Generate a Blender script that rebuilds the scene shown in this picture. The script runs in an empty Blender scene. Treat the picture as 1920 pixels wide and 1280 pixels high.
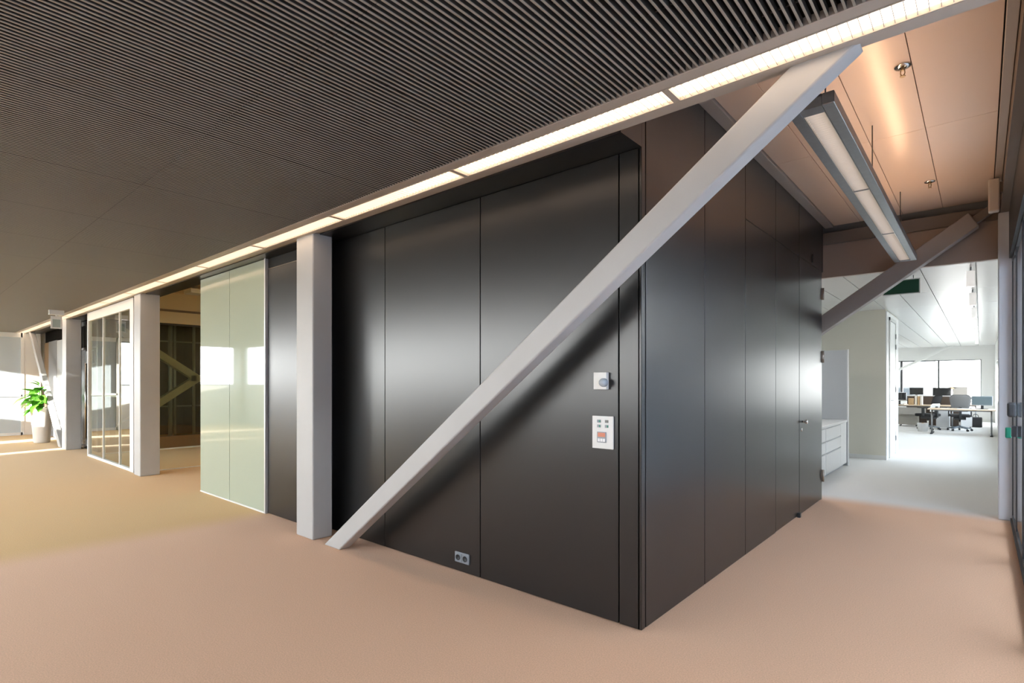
import bpy, bmesh, math, random
from mathutils import Vector, Matrix, Euler
random.seed(7)
S = bpy.context.scene
COL = S.collection
R = math.radians

# ------------------------------------------------------------------ camera, world, sun, exposure
cd = bpy.data.cameras.new('camera')
cam = bpy.data.objects.new('camera', cd)
COL.objects.link(cam)
cam.location = (1.545, -2.979, 1.5)
cam.rotation_euler = (R(90), 0, R(40.87))
cd.sensor_fit = 'HORIZONTAL'
cd.sensor_width = 36.0
cd.lens = 19.05
cd.shift_y = 0.0401
cd.clip_start = 0.02
cd.clip_end = 400
S.camera = cam

w = bpy.data.worlds.new('sky')
S.world = w
w.use_nodes = True
nt = w.node_tree
nt.nodes.clear()
wo = nt.nodes.new('ShaderNodeOutputWorld')
bg = nt.nodes.new('ShaderNodeBackground')
tc = nt.nodes.new('ShaderNodeTexCoord')
sp = nt.nodes.new('ShaderNodeSeparateXYZ')
rp = nt.nodes.new('ShaderNodeValToRGB')
nt.links.new(tc.outputs['Generated'], sp.inputs[0])
nt.links.new(sp.outputs['Z'], rp.inputs[0])
rp.color_ramp.elements[0].position = 0.0
rp.color_ramp.elements[0].color = (1.0, 0.97, 0.93, 1)
rp.color_ramp.elements[1].position = 0.6
rp.color_ramp.elements[1].color = (0.80, 0.89, 1.0, 1)
nt.links.new(rp.outputs[0], bg.inputs[0])
bg.inputs[1].default_value = 18.0
nt.links.new(bg.outputs[0], wo.inputs[0])

sd = bpy.data.lights.new('sun', 'SUN')
sd.energy = 34.0
sd.angle = R(0.6)
sd.color = (1.0, 0.93, 0.84)
sun = bpy.data.objects.new('sun', sd)
COL.objects.link(sun)
sdir = Vector((-0.25 * 0.985, 0.968 * 0.985, -0.174)).normalized()
sun.rotation_euler = sdir.to_track_quat('-Z', 'Y').to_euler()

def portal(name, loc, direction, sx, sy):
    l = bpy.data.lights.new(name, 'AREA')
    l.shape = 'RECTANGLE'
    l.size = sx
    l.size_y = sy
    l.cycles.is_portal = True
    o = bpy.data.objects.new(name, l)
    o.location = loc
    o.rotation_euler = Vector(direction).to_track_quat('-Z', 'Y').to_euler()
    COL.objects.link(o)

portal('window_portal', (-9.25, -6.12, 1.45), (0, 1, 0), 18.6, 2.75)
portal('window_portal', (-19.55, -4.07, 2.1), (1, 0, 0), 3.4, 1.45)
portal('window_portal', (-2.0, 24.75, 1.6), (0, -1, 0), 8.0, 1.7)
portal('window_portal', (2.25, 15.0, 1.3), (-1, 0, 0), 16.0, 2.4)
portal('window_portal', (5.4, -0.5, 3.95), (0, 0, -1), 0.98, 11.4)

S.view_settings.view_transform = 'Standard'
S.view_settings.look = 'None'
S.view_settings.exposure = 0.0
S.view_settings.gamma = 1.0
S.view_settings.use_curve_mapping = False
S.cycles.use_denoising = True
S.cycles.max_bounces = 10
S.cycles.diffuse_bounces = 6
S.cycles.glossy_bounces = 5
S.cycles.transparent_max_bounces = 16
S.cycles.sample_clamp_indirect = 6.0
S.cycles.caustics_reflective = False
S.cycles.caustics_refractive = False

# ------------------------------------------------------------------ materials
def mat(name, color, rough=0.5, metal=0.0, spec=0.5, var=0.0, vscale=8.0, bump=0.0, bscale=200.0, emit=None, estr=0.0):
    m = bpy.data.materials.new(name)
    m.use_nodes = True
    t = m.node_tree
    b = t.nodes['Principled BSDF']
    b.inputs['Base Color'].default_value = (*color, 1)
    b.inputs['Roughness'].default_value = rough
    b.inputs['Metallic'].default_value = metal
    b.inputs['Specular IOR Level'].default_value = spec
    g = t.nodes.new('ShaderNodeNewGeometry')
    if var > 0:
        n = t.nodes.new('ShaderNodeTexNoise')
        n.inputs['Scale'].default_value = vscale
        n.inputs['Detail'].default_value = 4
        t.links.new(g.outputs['Position'], n.inputs['Vector'])
        r = t.nodes.new('ShaderNodeValToRGB')
        r.color_ramp.elements[0].position = 0.3
        r.color_ramp.elements[1].position = 0.7
        r.color_ramp.elements[0].color = (*[c * (1 - var) for c in color], 1)
        r.color_ramp.elements[1].color = (*[min(1, c * (1 + var)) for c in color], 1)
        t.links.new(n.outputs['Fac'], r.inputs[0])
        t.links.new(r.outputs[0], b.inputs['Base Color'])
    if bump > 0:
        n2 = t.nodes.new('ShaderNodeTexNoise')
        n2.inputs['Scale'].default_value = bscale
        n2.inputs['Detail'].default_value = 3
        t.links.new(g.outputs['Position'], n2.inputs['Vector'])
        bp = t.nodes.new('ShaderNodeBump')
        bp.inputs['Strength'].default_value = bump
        bp.inputs['Distance'].default_value = 0.003
        t.links.new(n2.outputs['Fac'], bp.inputs['Height'])
        t.links.new(bp.outputs[0], b.inputs['Normal'])
    if emit:
        b.inputs['Emission Color'].default_value = (*emit, 1)
        b.inputs['Emission Strength'].default_value = estr
    return m

def glass(name, tint, ior=1.5, rough=0.0, boost=1.0):
    m = bpy.data.materials.new(name)
    m.use_nodes = True
    t = m.node_tree
    t.nodes.clear()
    o = t.nodes.new('ShaderNodeOutputMaterial')
    mx = t.nodes.new('ShaderNodeMixShader')
    tr = t.nodes.new('ShaderNodeBsdfTransparent')
    gl = t.nodes.new('ShaderNodeBsdfGlossy')
    fr = t.nodes.new('ShaderNodeFresnel')
    fr.inputs['IOR'].default_value = ior
    ml = t.nodes.new('ShaderNodeMath')
    ml.operation = 'MULTIPLY'
    ml.use_clamp = True
    ml.inputs[1].default_value = boost
    tr.inputs[0].default_value = (*tint, 1)
    gl.inputs['Roughness'].default_value = rough
    gl.inputs[0].default_value = (0.95, 0.97, 0.95, 1)
    t.links.new(fr.outputs[0], ml.inputs[0])
    ge = t.nodes.new('ShaderNodeNewGeometry')
    inv = t.nodes.new('ShaderNodeMath')
    inv.operation = 'SUBTRACT'
    inv.inputs[0].default_value = 1.0
    t.links.new(ge.outputs['Backfacing'], inv.inputs[1])
    m2 = t.nodes.new('ShaderNodeMath')
    m2.operation = 'MULTIPLY'
    t.links.new(ml.outputs[0], m2.inputs[0])
    t.links.new(inv.outputs[0], m2.inputs[1])
    t.links.new(m2.outputs[0], mx.inputs[0])
    t.links.new(tr.outputs[0], mx.inputs[1])
    t.links.new(gl.outputs[0], mx.inputs[2])
    t.links.new(mx.outputs[0], o.inputs[0])
    return m

def carpet_mat():
    m = bpy.data.materials.new('carpet')
    m.use_nodes = True
    t = m.node_tree
    b = t.nodes['Principled BSDF']
    b.inputs['Roughness'].default_value = 0.95
    b.inputs['Specular IOR Level'].default_value = 0.1
    b.inputs['Sheen Weight'].default_value = 0.15
    g = t.nodes.new('ShaderNodeNewGeometry')
    s = t.nodes.new('ShaderNodeSeparateXYZ')
    t.links.new(g.outputs['Position'], s.inputs[0])
    # three dye lots of the same carpet: pinkish tan near, ochre beyond x=-4.6, grey in the office
    def rng(out, a, c):
        r = t.nodes.new('ShaderNodeMapRange')
        r.interpolation_type = 'SMOOTHSTEP'
        r.inputs['From Min'].default_value = a
        r.inputs['From Max'].default_value = c
        t.links.new(out, r.inputs['Value'])
        return r.outputs[0]
    def mix(fac, c1, c2):
        x = t.nodes.new('ShaderNodeMix')
        x.data_type = 'RGBA'
        t.links.new(fac, x.inputs['Factor'])
        for i, c in ((6, c1), (7, c2)):
            if isinstance(c, tuple):
                x.inputs[i].default_value = (*c, 1)
            else:
                t.links.new(c, x.inputs[i])
        return x.outputs[2]
    c = mix(rng(s.outputs['X'], -4.3, -5.0), CARPET_PINK, CARPET_OCHRE)
    c = mix(rng(s.outputs['Y'], 4.75, 5.35), c, CARPET_GREY)
    n = t.nodes.new('ShaderNodeTexNoise')
    n.inputs['Scale'].default_value = 130
    n.inputs['Detail'].default_value = 3
    n.inputs['Roughness'].default_value = 0.7
    t.links.new(g.outputs['Position'], n.inputs['Vector'])
    r = t.nodes.new('ShaderNodeMapRange')
    r.inputs['From Min'].default_value = 0.3
    r.inputs['From Max'].default_value = 0.7
    r.inputs['To Min'].default_value = 0.84
    r.inputs['To Max'].default_value = 1.14
    t.links.new(n.outputs['Fac'], r.inputs['Value'])
    v = t.nodes.new('ShaderNodeVectorMath')
    v.operation = 'MULTIPLY'
    t.links.new(c, v.inputs[0])
    t.links.new(r.outputs[0], v.inputs[1])
    t.links.new(v.outputs[0], b.inputs['Base Color'])
    bp = t.nodes.new('ShaderNodeBump')
    bp.inputs['Strength'].default_value = 0.35
    bp.inputs['Distance'].default_value = 0.004
    t.links.new(n.outputs['Fac'], bp.inputs['Height'])
    t.links.new(bp.outputs[0], b.inputs['Normal'])
    return m

CARPET_PINK = (0.69, 0.41, 0.25)
CARPET_OCHRE = (0.62, 0.375, 0.135)
CARPET_GREY = (0.74, 0.72, 0.69)

M = {}
M['carpet'] = carpet_mat()
M['black_steel'] = mat('black_steel', (0.011, 0.0113, 0.0117), 0.30, spec=0.7, bump=0.01, bscale=60)
M['black_gap'] = mat('black_gap', (0.006, 0.006, 0.006), 0.8)
M['slat_web'] = mat('slat_web', (0.045, 0.038, 0.031), 0.55)  # shade between the slats put into this dark colour
M['slat'] = mat('slat_metal', (0.36, 0.325, 0.265), 0.5, metal=0.0, spec=0.5)
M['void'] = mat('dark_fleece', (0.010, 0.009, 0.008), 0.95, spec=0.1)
M['housing'] = mat('housing_metal', (0.50, 0.44, 0.37), 0.45, spec=0.5)
M['column'] = mat('column_paint', (0.49, 0.485, 0.47), 0.5, var=0.03, vscale=3, bump=0.05, bscale=90)
M['copper'] = mat('ceiling_metal', (0.72, 0.55, 0.43), 0.26, metal=0.1, spec=0.25)
M['copper_trim'] = mat('ceiling_trim', (0.42, 0.36, 0.31), 0.4, metal=0.3)
M['brown_panel'] = mat('brown_panel', (0.33, 0.25, 0.20), 0.5)
M['brown_dark'] = mat('brown_steel', (0.17, 0.135, 0.11), 0.5)
M['brace_brown'] = mat('brace_grey_brown', (0.27, 0.235, 0.21), 0.5, var=0.03)
M['lamp'] = mat('lamp_diffuser', (0.9, 0.85, 0.8), 0.5, emit=(1.0, 0.79, 0.60), estr=5.0)
M['louvre'] = mat('louvre_white', (0.85, 0.80, 0.74), 0.4)
M['louvre_satin'] = mat('louvre_satin', (0.62, 0.57, 0.52), 0.45)
M['pend_down'] = mat('pendant_diffuser', (0.6, 0.55, 0.5), 0.5, emit=(1.0, 0.86, 0.72), estr=1.15)
M['pend_up'] = mat('pendant_uplight', (0.9, 0.85, 0.8), 0.5, emit=(1.0, 0.66, 0.42), estr=26.0)
M['alu'] = mat('brushed_aluminium', (0.26, 0.27, 0.28), 0.32, metal=0.8, var=0.05, vscale=30)
M['alu_light'] = mat('light_aluminium', (0.75, 0.76, 0.77), 0.35, metal=0.5)
M['olive_glass'] = mat('pale_green_glass', (0.43, 0.49, 0.39), 0.03, spec=0.6)
M['clear'] = glass('clear_glass', (0.80, 0.85, 0.78), 1.5, 0.0, 1.7)
M['win_glass'] = glass('window_glass', (0.95, 0.97, 0.98), 1.3, 0.0, 1.0)
M['solar_glass'] = glass('solar_glass', (0.70, 0.72, 0.73), 1.3, 0.0, 1.0)
M['tint_glass'] = glass('tinted_glass', (0.90, 0.93, 0.96), 1.45, 0.0, 1.0)
M['white'] = mat('white_paint', (0.80, 0.80, 0.78), 0.5)
M['white_gloss'] = mat('white_lacquer', (0.82, 0.83, 0.84), 0.25)
M['office_wall'] = mat('office_wall', (0.76, 0.735, 0.64), 0.6)
M['office_ceil'] = mat('office_ceiling_metal', (0.74, 0.74, 0.73), 0.25, spec=0.6)
M['seam_white'] = mat('seam_white', (0.85, 0.85, 0.85), 0.5)
M['dark_frame'] = mat('dark_frame', (0.025, 0.027, 0.03), 0.4)
M['chrome'] = mat('chrome', (0.75, 0.72, 0.68), 0.18, metal=1.0)
M['hinge'] = mat('hinge_steel', (0.30, 0.26, 0.22), 0.4, metal=0.7)
M['plastic_white'] = mat('white_plastic', (0.80, 0.80, 0.77), 0.4)
M['plastic_grey'] = mat('grey_plastic', (0.30, 0.33, 0.36), 0.4)
M['plastic_dark'] = mat('dark_plastic', (0.03, 0.032, 0.035), 0.45)
M['handle_grey'] = mat('handle_grey', (0.07, 0.075, 0.08), 0.45)
M['column_white'] = mat('column_white', (0.72, 0.74, 0.77), 0.5)
M['blue_grey'] = mat('blue_grey_plastic', (0.20, 0.24, 0.28), 0.4)
M['screen_dark'] = mat('screen_dark', (0.02, 0.021, 0.023), 0.2)
M['screen_on'] = mat('screen_lit', (0.05, 0.07, 0.08), 0.2, emit=(0.30, 0.42, 0.47), estr=0.30)
M['led_red'] = mat('display_red', (0.3, 0.12, 0.08), 0.4, emit=(1.0, 0.30, 0.15), estr=0.35)
M['led_green'] = mat('indicator_green', (0.01, 0.18, 0.10), 0.4, emit=(0.02, 0.5, 0.25), estr=0.15)
M['green_box'] = mat('green_plastic', (0.005, 0.27, 0.16), 0.45)
M['sign_green'] = mat('sign_green', (0.0, 0.055, 0.024), 0.5)
M['wood'] = mat('birch_top', (0.62, 0.48, 0.34), 0.45, var=0.08, vscale=12)
M['wood_dark'] = mat('dark_brown_board', (0.06, 0.04, 0.028), 0.5)
M['cardboard'] = mat('cardboard', (0.50, 0.34, 0.18), 0.7)
M['paper'] = mat('paper', (0.75, 0.72, 0.66), 0.7)
M['monitor_grey'] = mat('monitor_grey', (0.05, 0.05, 0.048), 0.4)
M['mesh_grey'] = mat('mesh_fabric_grey', (0.26, 0.26, 0.26), 0.7)
M['fabric_black'] = mat('fabric_black', (0.025, 0.025, 0.027), 0.8)
M['leaf'] = mat('leaf_green', (0.16, 0.42, 0.05), 0.4, var=0.3, vscale=14)
M['leaf_pale'] = mat('leaf_dry', (0.62, 0.66, 0.42), 0.5)
M['soil'] = mat('soil', (0.09, 0.05, 0.03), 0.9)
M['pot'] = mat('white_pot', (0.80, 0.78, 0.75), 0.35)
M['spot_body'] = mat('spot_body', (0.85, 0.85, 0.85), 0.4, emit=(1.0, 0.97, 0.93), estr=0.55)
M['led_panel'] = mat('led_panel', (0.9, 0.9, 0.9), 0.4, emit=(1.0, 0.96, 0.90), estr=24.0)
M['cream'] = mat('cream_board', (0.66, 0.57, 0.40), 0.6)
M['tan_ceiling'] = mat('tan_ceiling', (0.62, 0.48, 0.30), 0.5)
M['pale_wall'] = mat('pale_green_wall', (0.55, 0.56, 0.46), 0.6)
M['frost'] = mat('frosted_blue_glass', (0.52, 0.58, 0.62), 0.12, spec=0.5)
M['plinth'] = mat('brown_plinth', (0.20, 0.12, 0.055), 0.5)
M['ext_ground'] = mat('ground_outside', (0.22, 0.21, 0.18), 0.9, var=0.3, vscale=0.1)
M['ext_wall'] = mat('outside_wall', (0.55, 0.57, 0.60), 0.8)
M['ext_tan'] = mat('outside_brick', (0.45, 0.30, 0.20), 0.8)
M['atrium'] = mat('atrium_wall', (0.70, 0.73, 0.78), 0.7)
M['slab'] = mat('slab', (0.3, 0.3, 0.3), 0.9)
M['facade'] = mat('facade_white', (0.70, 0.69, 0.66), 0.6)

# ------------------------------------------------------------------ mesh helpers
def new(): return bmesh.new()

def box(bm, x0, x1, y0, y1, z0, z1, bev=0.0, seg=2):
    if x1 < x0: x0, x1 = x1, x0
    if y1 < y0: y0, y1 = y1, y0
    if z1 < z0: z0, z1 = z1, z0
    vs = [bm.verts.new((x, y, z)) for x in (x0, x1) for y in (y0, y1) for z in (z0, z1)]
    fs = [(0, 1, 3, 2), (4, 6, 7, 5), (0, 4, 5, 1), (2, 3, 7, 6), (0, 2, 6, 4), (1, 5, 7, 3)]
    faces = [bm.faces.new([vs[i] for i in f]) for f in fs]
    if bev > 0:
        es = list({e for f in faces for e in f.edges})
        bmesh.ops.bevel(bm, geom=es, offset=bev, segments=seg, profile=0.5, affect='EDGES')
    return bm

def prism(bm, pts, a0, a1, axis='Y', bev=0.0, seg=2):
    """polygon pts in the two other axes, extruded along axis from a0 to a1"""
    def P(u, v, a):
        return {'Y': (u, a, v), 'X': (a, u, v), 'Z': (u, v, a)}[axis]
    A = [bm.verts.new(P(u, v, a0)) for u, v in pts]
    B = [bm.verts.new(P(u, v, a1)) for u, v in pts]
    n = len(pts)
    fs = [bm.faces.new(A), bm.faces.new(B[::-1])]
    for i in range(n):
        fs.append(bm.faces.new((A[i], B[i], B[(i + 1) % n], A[(i + 1) % n])))
    bmesh.ops.recalc_face_normals(bm, faces=fs)
    if bev > 0:
        bmesh.ops.bevel(bm, geom=list({e for f in fs for e in f.edges}), offset=bev, segments=seg, profile=0.5, affect='EDGES')
    return bm

def cyl(bm, p0, p1, r0, r1=None, n=16, cap=True):
    r1 = r0 if r1 is None else r1
    p0, p1 = Vector(p0), Vector(p1)
    d = (p1 - p0).normalized()
    u = d.orthogonal().normalized()
    v = d.cross(u)
    A = [bm.verts.new(p0 + (u * math.cos(2 * math.pi * i / n) + v * math.sin(2 * math.pi * i / n)) * r0) for i in range(n)]
    B = [bm.verts.new(p1 + (u * math.cos(2 * math.pi * i / n) + v * math.sin(2 * math.pi * i / n)) * r1) for i in range(n)]
    for i in range(n):
        f = bm.faces.new((A[i], A[(i + 1) % n], B[(i + 1) % n], B[i]))
        f.smooth = True
    if cap:
        bm.faces.new(A[::-1])
        bm.faces.new(B)
    return bm

def lathe(bm, prof, cx=0, cy=0, n=24):
    rings = []
    for r, z in prof:
        rings.append([bm.verts.new((cx + max(r, 1e-4) * math.cos(2 * math.pi * i / n), cy + max(r, 1e-4) * math.sin(2 * math.pi * i / n), z)) for i in range(n)])
    for a, b in zip(rings, rings[1:]):
        for i in range(n):
            f = bm.faces.new((a[i], a[(i + 1) % n], b[(i + 1) % n], b[i]))
            f.smooth = True
    return bm

def obj(name, bm, m, parent=None, local=False):
    """link bm as ONE object; geometry is given in world space unless local"""
    if parent is not None and not local:
        p = parent
        off = Vector((0, 0, 0))
        while p is not None:
            off += p.location
            p = p.parent
        bmesh.ops.translate(bm, verts=bm.verts, vec=-off)
    bmesh.ops.recalc_face_normals(bm, faces=bm.faces)
    me = bpy.data.meshes.new(name)
    bm.to_mesh(me)
    bm.free()
    me.materials.append(m if not isinstance(m, str) else M[m])
    o = bpy.data.objects.new(name, me)
    COL.objects.link(o)
    if parent is not None:
        o.parent = parent
    return o

def tag(o, label, cat=None, group=None, kind=None):
    o['label'] = label
    if cat: o['category'] = cat
    if group: o['group'] = group
    if kind: o['kind'] = kind
    return o

def thing(name, label, cat, loc=(0, 0, 0), rz=0.0, group=None):
    o = bpy.data.objects.new(name, None)
    o.empty_display_size = 0.1
    COL.objects.link(o)
    o.location = loc
    o.rotation_euler = (0, 0, rz)
    return tag(o, label, cat, group)

def struct(name, bm, m, label):
    o = obj(name, bm, m)
    o['kind'] = 'structure'
    o['label'] = label
    return o

def inst(src, parent, loc):
    c = src.copy()
    COL.objects.link(c)
    c.parent = parent
    c.location = loc
    return c

def copy_tree(o, loc, rz, label):
    c = o.copy()
    COL.objects.link(c)
    c.location = loc
    c.rotation_euler = (0, 0, rz)
    c['label'] = label
    for ch in list(o.children):
        d = ch.copy()
        COL.objects.link(d)
        d.parent = c
        for g in list(ch.children):
            e = g.copy()
            COL.objects.link(e)
            e.parent = d
    return c

def B(*a, **k): return box(new(), *a, **k)

# ------------------------------------------------------------------ the setting
ZC = 2.92      # grille ceiling, soffit, door heads, office ceiling
ZH = 3.535     # corridor ceiling

struct('floor', B(-19.6, 2.4, -6.3, 25.0, -0.12, 0.0), 'carpet', 'wall to wall short pile carpet, tan near, ochre at left, grey in the office')
struct('trim_1', B(-19.8, 2.3, -6.4, 25.0, 3.75, 3.9), 'slab', 'structural roof slab above the ceilings')

# grille ceiling -------------------------------------------------------------
ceil = struct('ceiling', B(-19.4, 1.80, -6.0, -0.585, ZC + 0.034, ZC + 0.05), 'void', 'dark open slat ceiling of thin taupe metal slats over the hall')  # black sheet set low to put shade into the slat gaps
YJ = [-5.98, -4.19, -2.98, -1.775, -0.585]
def slat_boxes(bm, x):
    # light lower edge; sides above coloured dark to paint the gap shade
    for a, b in zip(YJ, YJ[1:]):
        box(bm, x - 0.0045, x + 0.0045, a + 0.0015, b - 0.0015, ZC, ZC + 0.0035)
        n = len(bm.faces)
        box(bm, x - 0.0038, x + 0.0038, a + 0.0015, b - 0.0015, ZC + 0.0035, ZC + 0.032)
        bm.faces.ensure_lookup_table()
        for f in bm.faces[n:]:
            f.material_index = 1
sb = new()
slat_boxes(sb, 0.0)
xs = []
k = 0
x = 1.785
while x > -19.2:
    xs.append(x)
    x -= 0.030 if k % 40 != 39 else 0.0335
    k += 1
first = obj('slat', sb, 'slat', ceil, local=True)
first.data.materials.append(M['slat_web'])
first.location = (xs[0], 0, 0)
for x in xs[1:300]:
    inst(first, ceil, (x, 0, 0))
fb = new()
for x in xs[300:]:
    slat_boxes(fb, x)
o = obj('slat_field', fb, 'slat', ceil)
o.data.materials.append(M['slat_web'])
o['kind'] = 'stuff'
y = -0.72
while y > -5.9:
    obj('cross_rib', B(-19.2, 1.79, y - 0.003, y + 0.003, ZC + 0.020, ZC + 0.027), 'slat_web', ceil)
    y -= 0.30

# black metal clad room: front wall ------------------------------------------
wf = struct('wall_front', B(-4.66, -0.03, 0.028, 0.10, 0.0, 3.7), 'black_gap', 'black metal panel wall behind the diagonal brace')
SEAM = [-0.155, -1.355, -2.565, -3.765, -4.645]
g = 0.004
for a, b in zip(SEAM[:-1], SEAM[1:-1]):
    obj('wall_panel', B(b + g, a - g, 0.0, 0.026, 0.006, ZC - 0.002, bev=0.0025), 'black_steel', wf)
obj('wall_panel', B(-4.643, -3.45, -0.112, -0.088, 0.006, 2.795, bev=0.0025), 'black_steel', wf)
obj('head_panel', B(-4.643, -3.45, -0.105, -0.08, 2.81, ZC - 0.002), 'black_gap', wf)
obj('head_edge', B(-4.643, -3.45, -0.113, -0.09, 2.797, 2.804), 'hinge', wf)
obj('side_return', B(-3.475, -3.45, -0.088, 0.028, 0.006, ZC - 0.002), 'black_steel', wf)
obj('corner_panel', B(-0.155 + g, -0.012, 0.0, 0.026, 0.006, ZC - 0.002, bev=0.0025), 'black_steel', wf)
# side wall
wr = struct('wall_right', B(-0.10, -0.028, 0.03, 4.90, 0.0, 3.7), 'black_gap', 'black metal clad side wall running into the corridor')
YS = [0.052, 0.985, 1.90, 2.82]
obj('corner_post', B(-0.026, 0.0, -0.0, 0.046, 0.006, 3.53, bev=0.003), 'black_steel', wr)
for a, b in zip(YS, YS[1:]):
    obj('wall_panel', B(-0.026, 0.0, a + g, b - g, 0.006, ZC - 0.004 if a > 1.8 else 3.53, bev=0.0025), 'black_steel', wr)
for a, b in zip([1.90, 2.82, 3.745], [2.82, 3.745, 4.90]):
    obj('upper_panel', B(-0.026, 0.0, a + g, b - g, ZC + 0.004, 3.53, bev=0.0025), 'black_steel', wr)
obj('end_panel', B(-0.40, 0.0, 4.90, 4.955, ZC + 0.004, 3.53, bev=0.002), 'black_steel', wr)
obj('end_cap', B(-0.10, -0.004, 4.86, 4.905, 0.0, ZC, bev=0.002), 'alu', wr)
obj('latch', B(0.0, 0.012, 4.34, 4.37, 2.95, 3.05, bev=0.003), 'plastic_dark', wr)
# soffit over the recess between beam and panels
struct('trim_2', B(-19.2, 0.0, -0.25, 0.0, ZC, 3.53), 'black_steel', 'black soffit over the metal panel wall')

# double door in the side wall
dr = thing('door_1', 'black metal double door with small chrome knob in the side wall', None, (0, 3.78, 0))
dr['kind'] = 'structure'
obj('door_leaf', B(-0.026, 0.0, 2.82 + g, 3.742, 0.012, ZC - 0.004, bev=0.0025), 'black_steel', dr)
leaf = obj('door_leaf', B(-0.026, 0.002, 3.748, 4.872, 0.012, ZC - 0.004, bev=0.0025), 'black_steel', dr)
kb = new()
cyl(kb, (0.002, 3.862, 1.056), (0.030, 3.862, 1.056), 0.011, 0.009, 16)
cyl(kb, (0.030, 3.862, 1.056), (0.042, 3.862, 1.056), 0.016, 0.024, 20)
cyl(kb, (0.042, 3.862, 1.056), (0.060, 3.862, 1.056), 0.024, 0.020, 20)
obj('knob', kb, 'chrome', leaf)
kb = new()
cyl(kb, (0.002, 3.838, 0.966), (0.008, 3.838, 0.966), 0.022, 0.020, 16)
box(kb, 0.007, 0.010, 3.834, 3.842, 0.945, 0.975)
obj('keyhole', kb, 'chrome', leaf)
for z in (2.56, 1.755, 0.232):
    hb = new()
    cyl(hb, (0.012, 4.885, z), (0.012, 4.885, z + 0.15), 0.016, n=12)
    box(hb, 0.002, 0.008, 4.835, 4.93, z + 0.005, z + 0.145)
    obj('hinge', hb, 'hinge', dr)
obj('floor_bolt', B(0.0, 0.03, 3.65, 3.70, 0.0, 0.05, bev=0.003), 'plastic_dark', dr)

# beam with the recessed strip lights ----------------------------------------
bm = new()
box(bm, -19.2, 1.80, -0.582, -0.510, ZC, 3.20, bev=0.003, seg=1)
box(bm, -19.2, 1.80, -0.358, -0.312, ZC - 0.004, 3.20, bev=0.002, seg=1)
box(bm, -19.2, 1.80, -0.312, -0.250, ZC + 0.012, 3.53)
box(bm, -19.2, 1.80, -0.510, -0.358, 3.02, 3.20)
struct('trim_3', bm, 'housing', 'long grey beam housing with a recessed row of strip lights')
ORD = ['first', 'second', 'third', 'fourth', 'fifth', 'sixth', 'seventh', 'eighth', 'ninth', 'tenth', 'eleventh', 'twelfth', 'thirteenth', 'fourteenth']
xr = 1.80
for i in range(14):
    xl = 0.385 - 1.52 * i
    xl = max(xl, -19.19)
    t = thing('strip_light', '%s strip light module from the right in the long lit ceiling beam' % ORD[i], 'ceiling light', ((xl + xr) / 2, -0.434, ZC), 0, 'strip lights in the ceiling beam')
    fb = new()
    box(fb, xl, xr, -0.509, -0.504, ZC - 0.003, 3.0)
    box(fb, xl, xr, -0.365, -0.359, ZC - 0.003, 3.0)
    box(fb, xl + 0.0, xl + 0.017, -0.504, -0.365, ZC - 0.003, 3.0)
    box(fb, xr - 0.017, xr, -0.504, -0.365, ZC - 0.003, 3.0)
    obj('frame', fb, 'housing', t)
    obj('diffuser', B(xl + 0.018, xr - 0.018, -0.503, -0.366, 2.937, 2.945), 'lamp', t)
    lb = new()
    q = xl + 0.04
    while q < xr - 0.03:
        box(lb, q - 0.0012, q + 0.0012, -0.503, -0.366, ZC + 0.001, 2.9355)
        q += 0.036
    o = obj('louvre', lb, 'louvre_satin', t)
    o['kind'] = 'stuff'
    xr = xl

# corridor ceiling ------------------------------------------------------------
cc = struct('ceiling.001', B(-0.05, 1.75, -0.249, 5.10, ZH + 0.02, ZH + 0.06), 'black_gap', 'warm lit metal panel ceiling of the corridor')
XS = [0.10, 0.39, 0.83, 1.21, 1.645]
YP = [-0.245, 2.47, 5.085]
for i, (a, b) in enumerate(zip(XS, XS[1:])):
    for c, d in zip(YP, YP[1:]):
        obj('ceiling_panel', B(a + 0.002, b - 0.002, c + 0.002, d - 0.002, ZH, ZH + 0.018, bev=0.0015, seg=1), 'copper', cc)
obj('edge_trim', B(0.0, 0.095, -0.245, 5.085, ZH - 0.02, ZH + 0.018, bev=0.004), 'copper_trim', cc)
obj('edge_trim', B(1.65, 1.705, -0.245, 5.085, ZH - 0.02, ZH + 0.018, bev=0.004), 'copper_trim', cc)
struct('trim_4', B(1.708, 1.96, -0.249, 5.20, 3.36, 3.70), 'brown_dark', 'dark bulkhead above the glazed side of the corridor')
# header across the corridor end
struct('trim_5', B(-0.40, 1.705, 5.13, 5.20, 2.88, 3.32), 'brown_panel', 'brown header panel above the way into the office')
struct('trim_6', B(-0.40, 1.705, 5.088, 5.22, 3.31, 3.46, bev=0.004), 'brown_dark', 'dark brown header beam under the corridor ceiling')
struct('trim_7', B(-0.40, 1.705, 5.23, 5.26, 2.90, 3.70), 'slab', 'back of the header above the office ceiling')

# office ------------------------------------------------------------------------
oc = struct('ceiling.002', B(-6.1, 1.98, 5.23, 24.6, ZC + 0.02, ZC + 0.06), 'seam_white', 'white metal panel ceiling of the open office')
OX = [-6.0, -4.5, -3.0, -1.5, -0.71, -0.28, 0.145, 0.555, 0.97, 1.50, 1.95]
OY = [5.24, 7.75, 9.7, 11.8, 14.0, 16.2, 18.4, 20.6, 22.8, 24.55]
for a, b in zip(OX, OX[1:]):
    for c, d in zip(OY, OY[1:]):
        obj('ceiling_panel', B(a + 0.006, b - 0.006, c + 0.003, d - 0.003, ZC, ZC + 0.018), 'office_ceil', oc)
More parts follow.
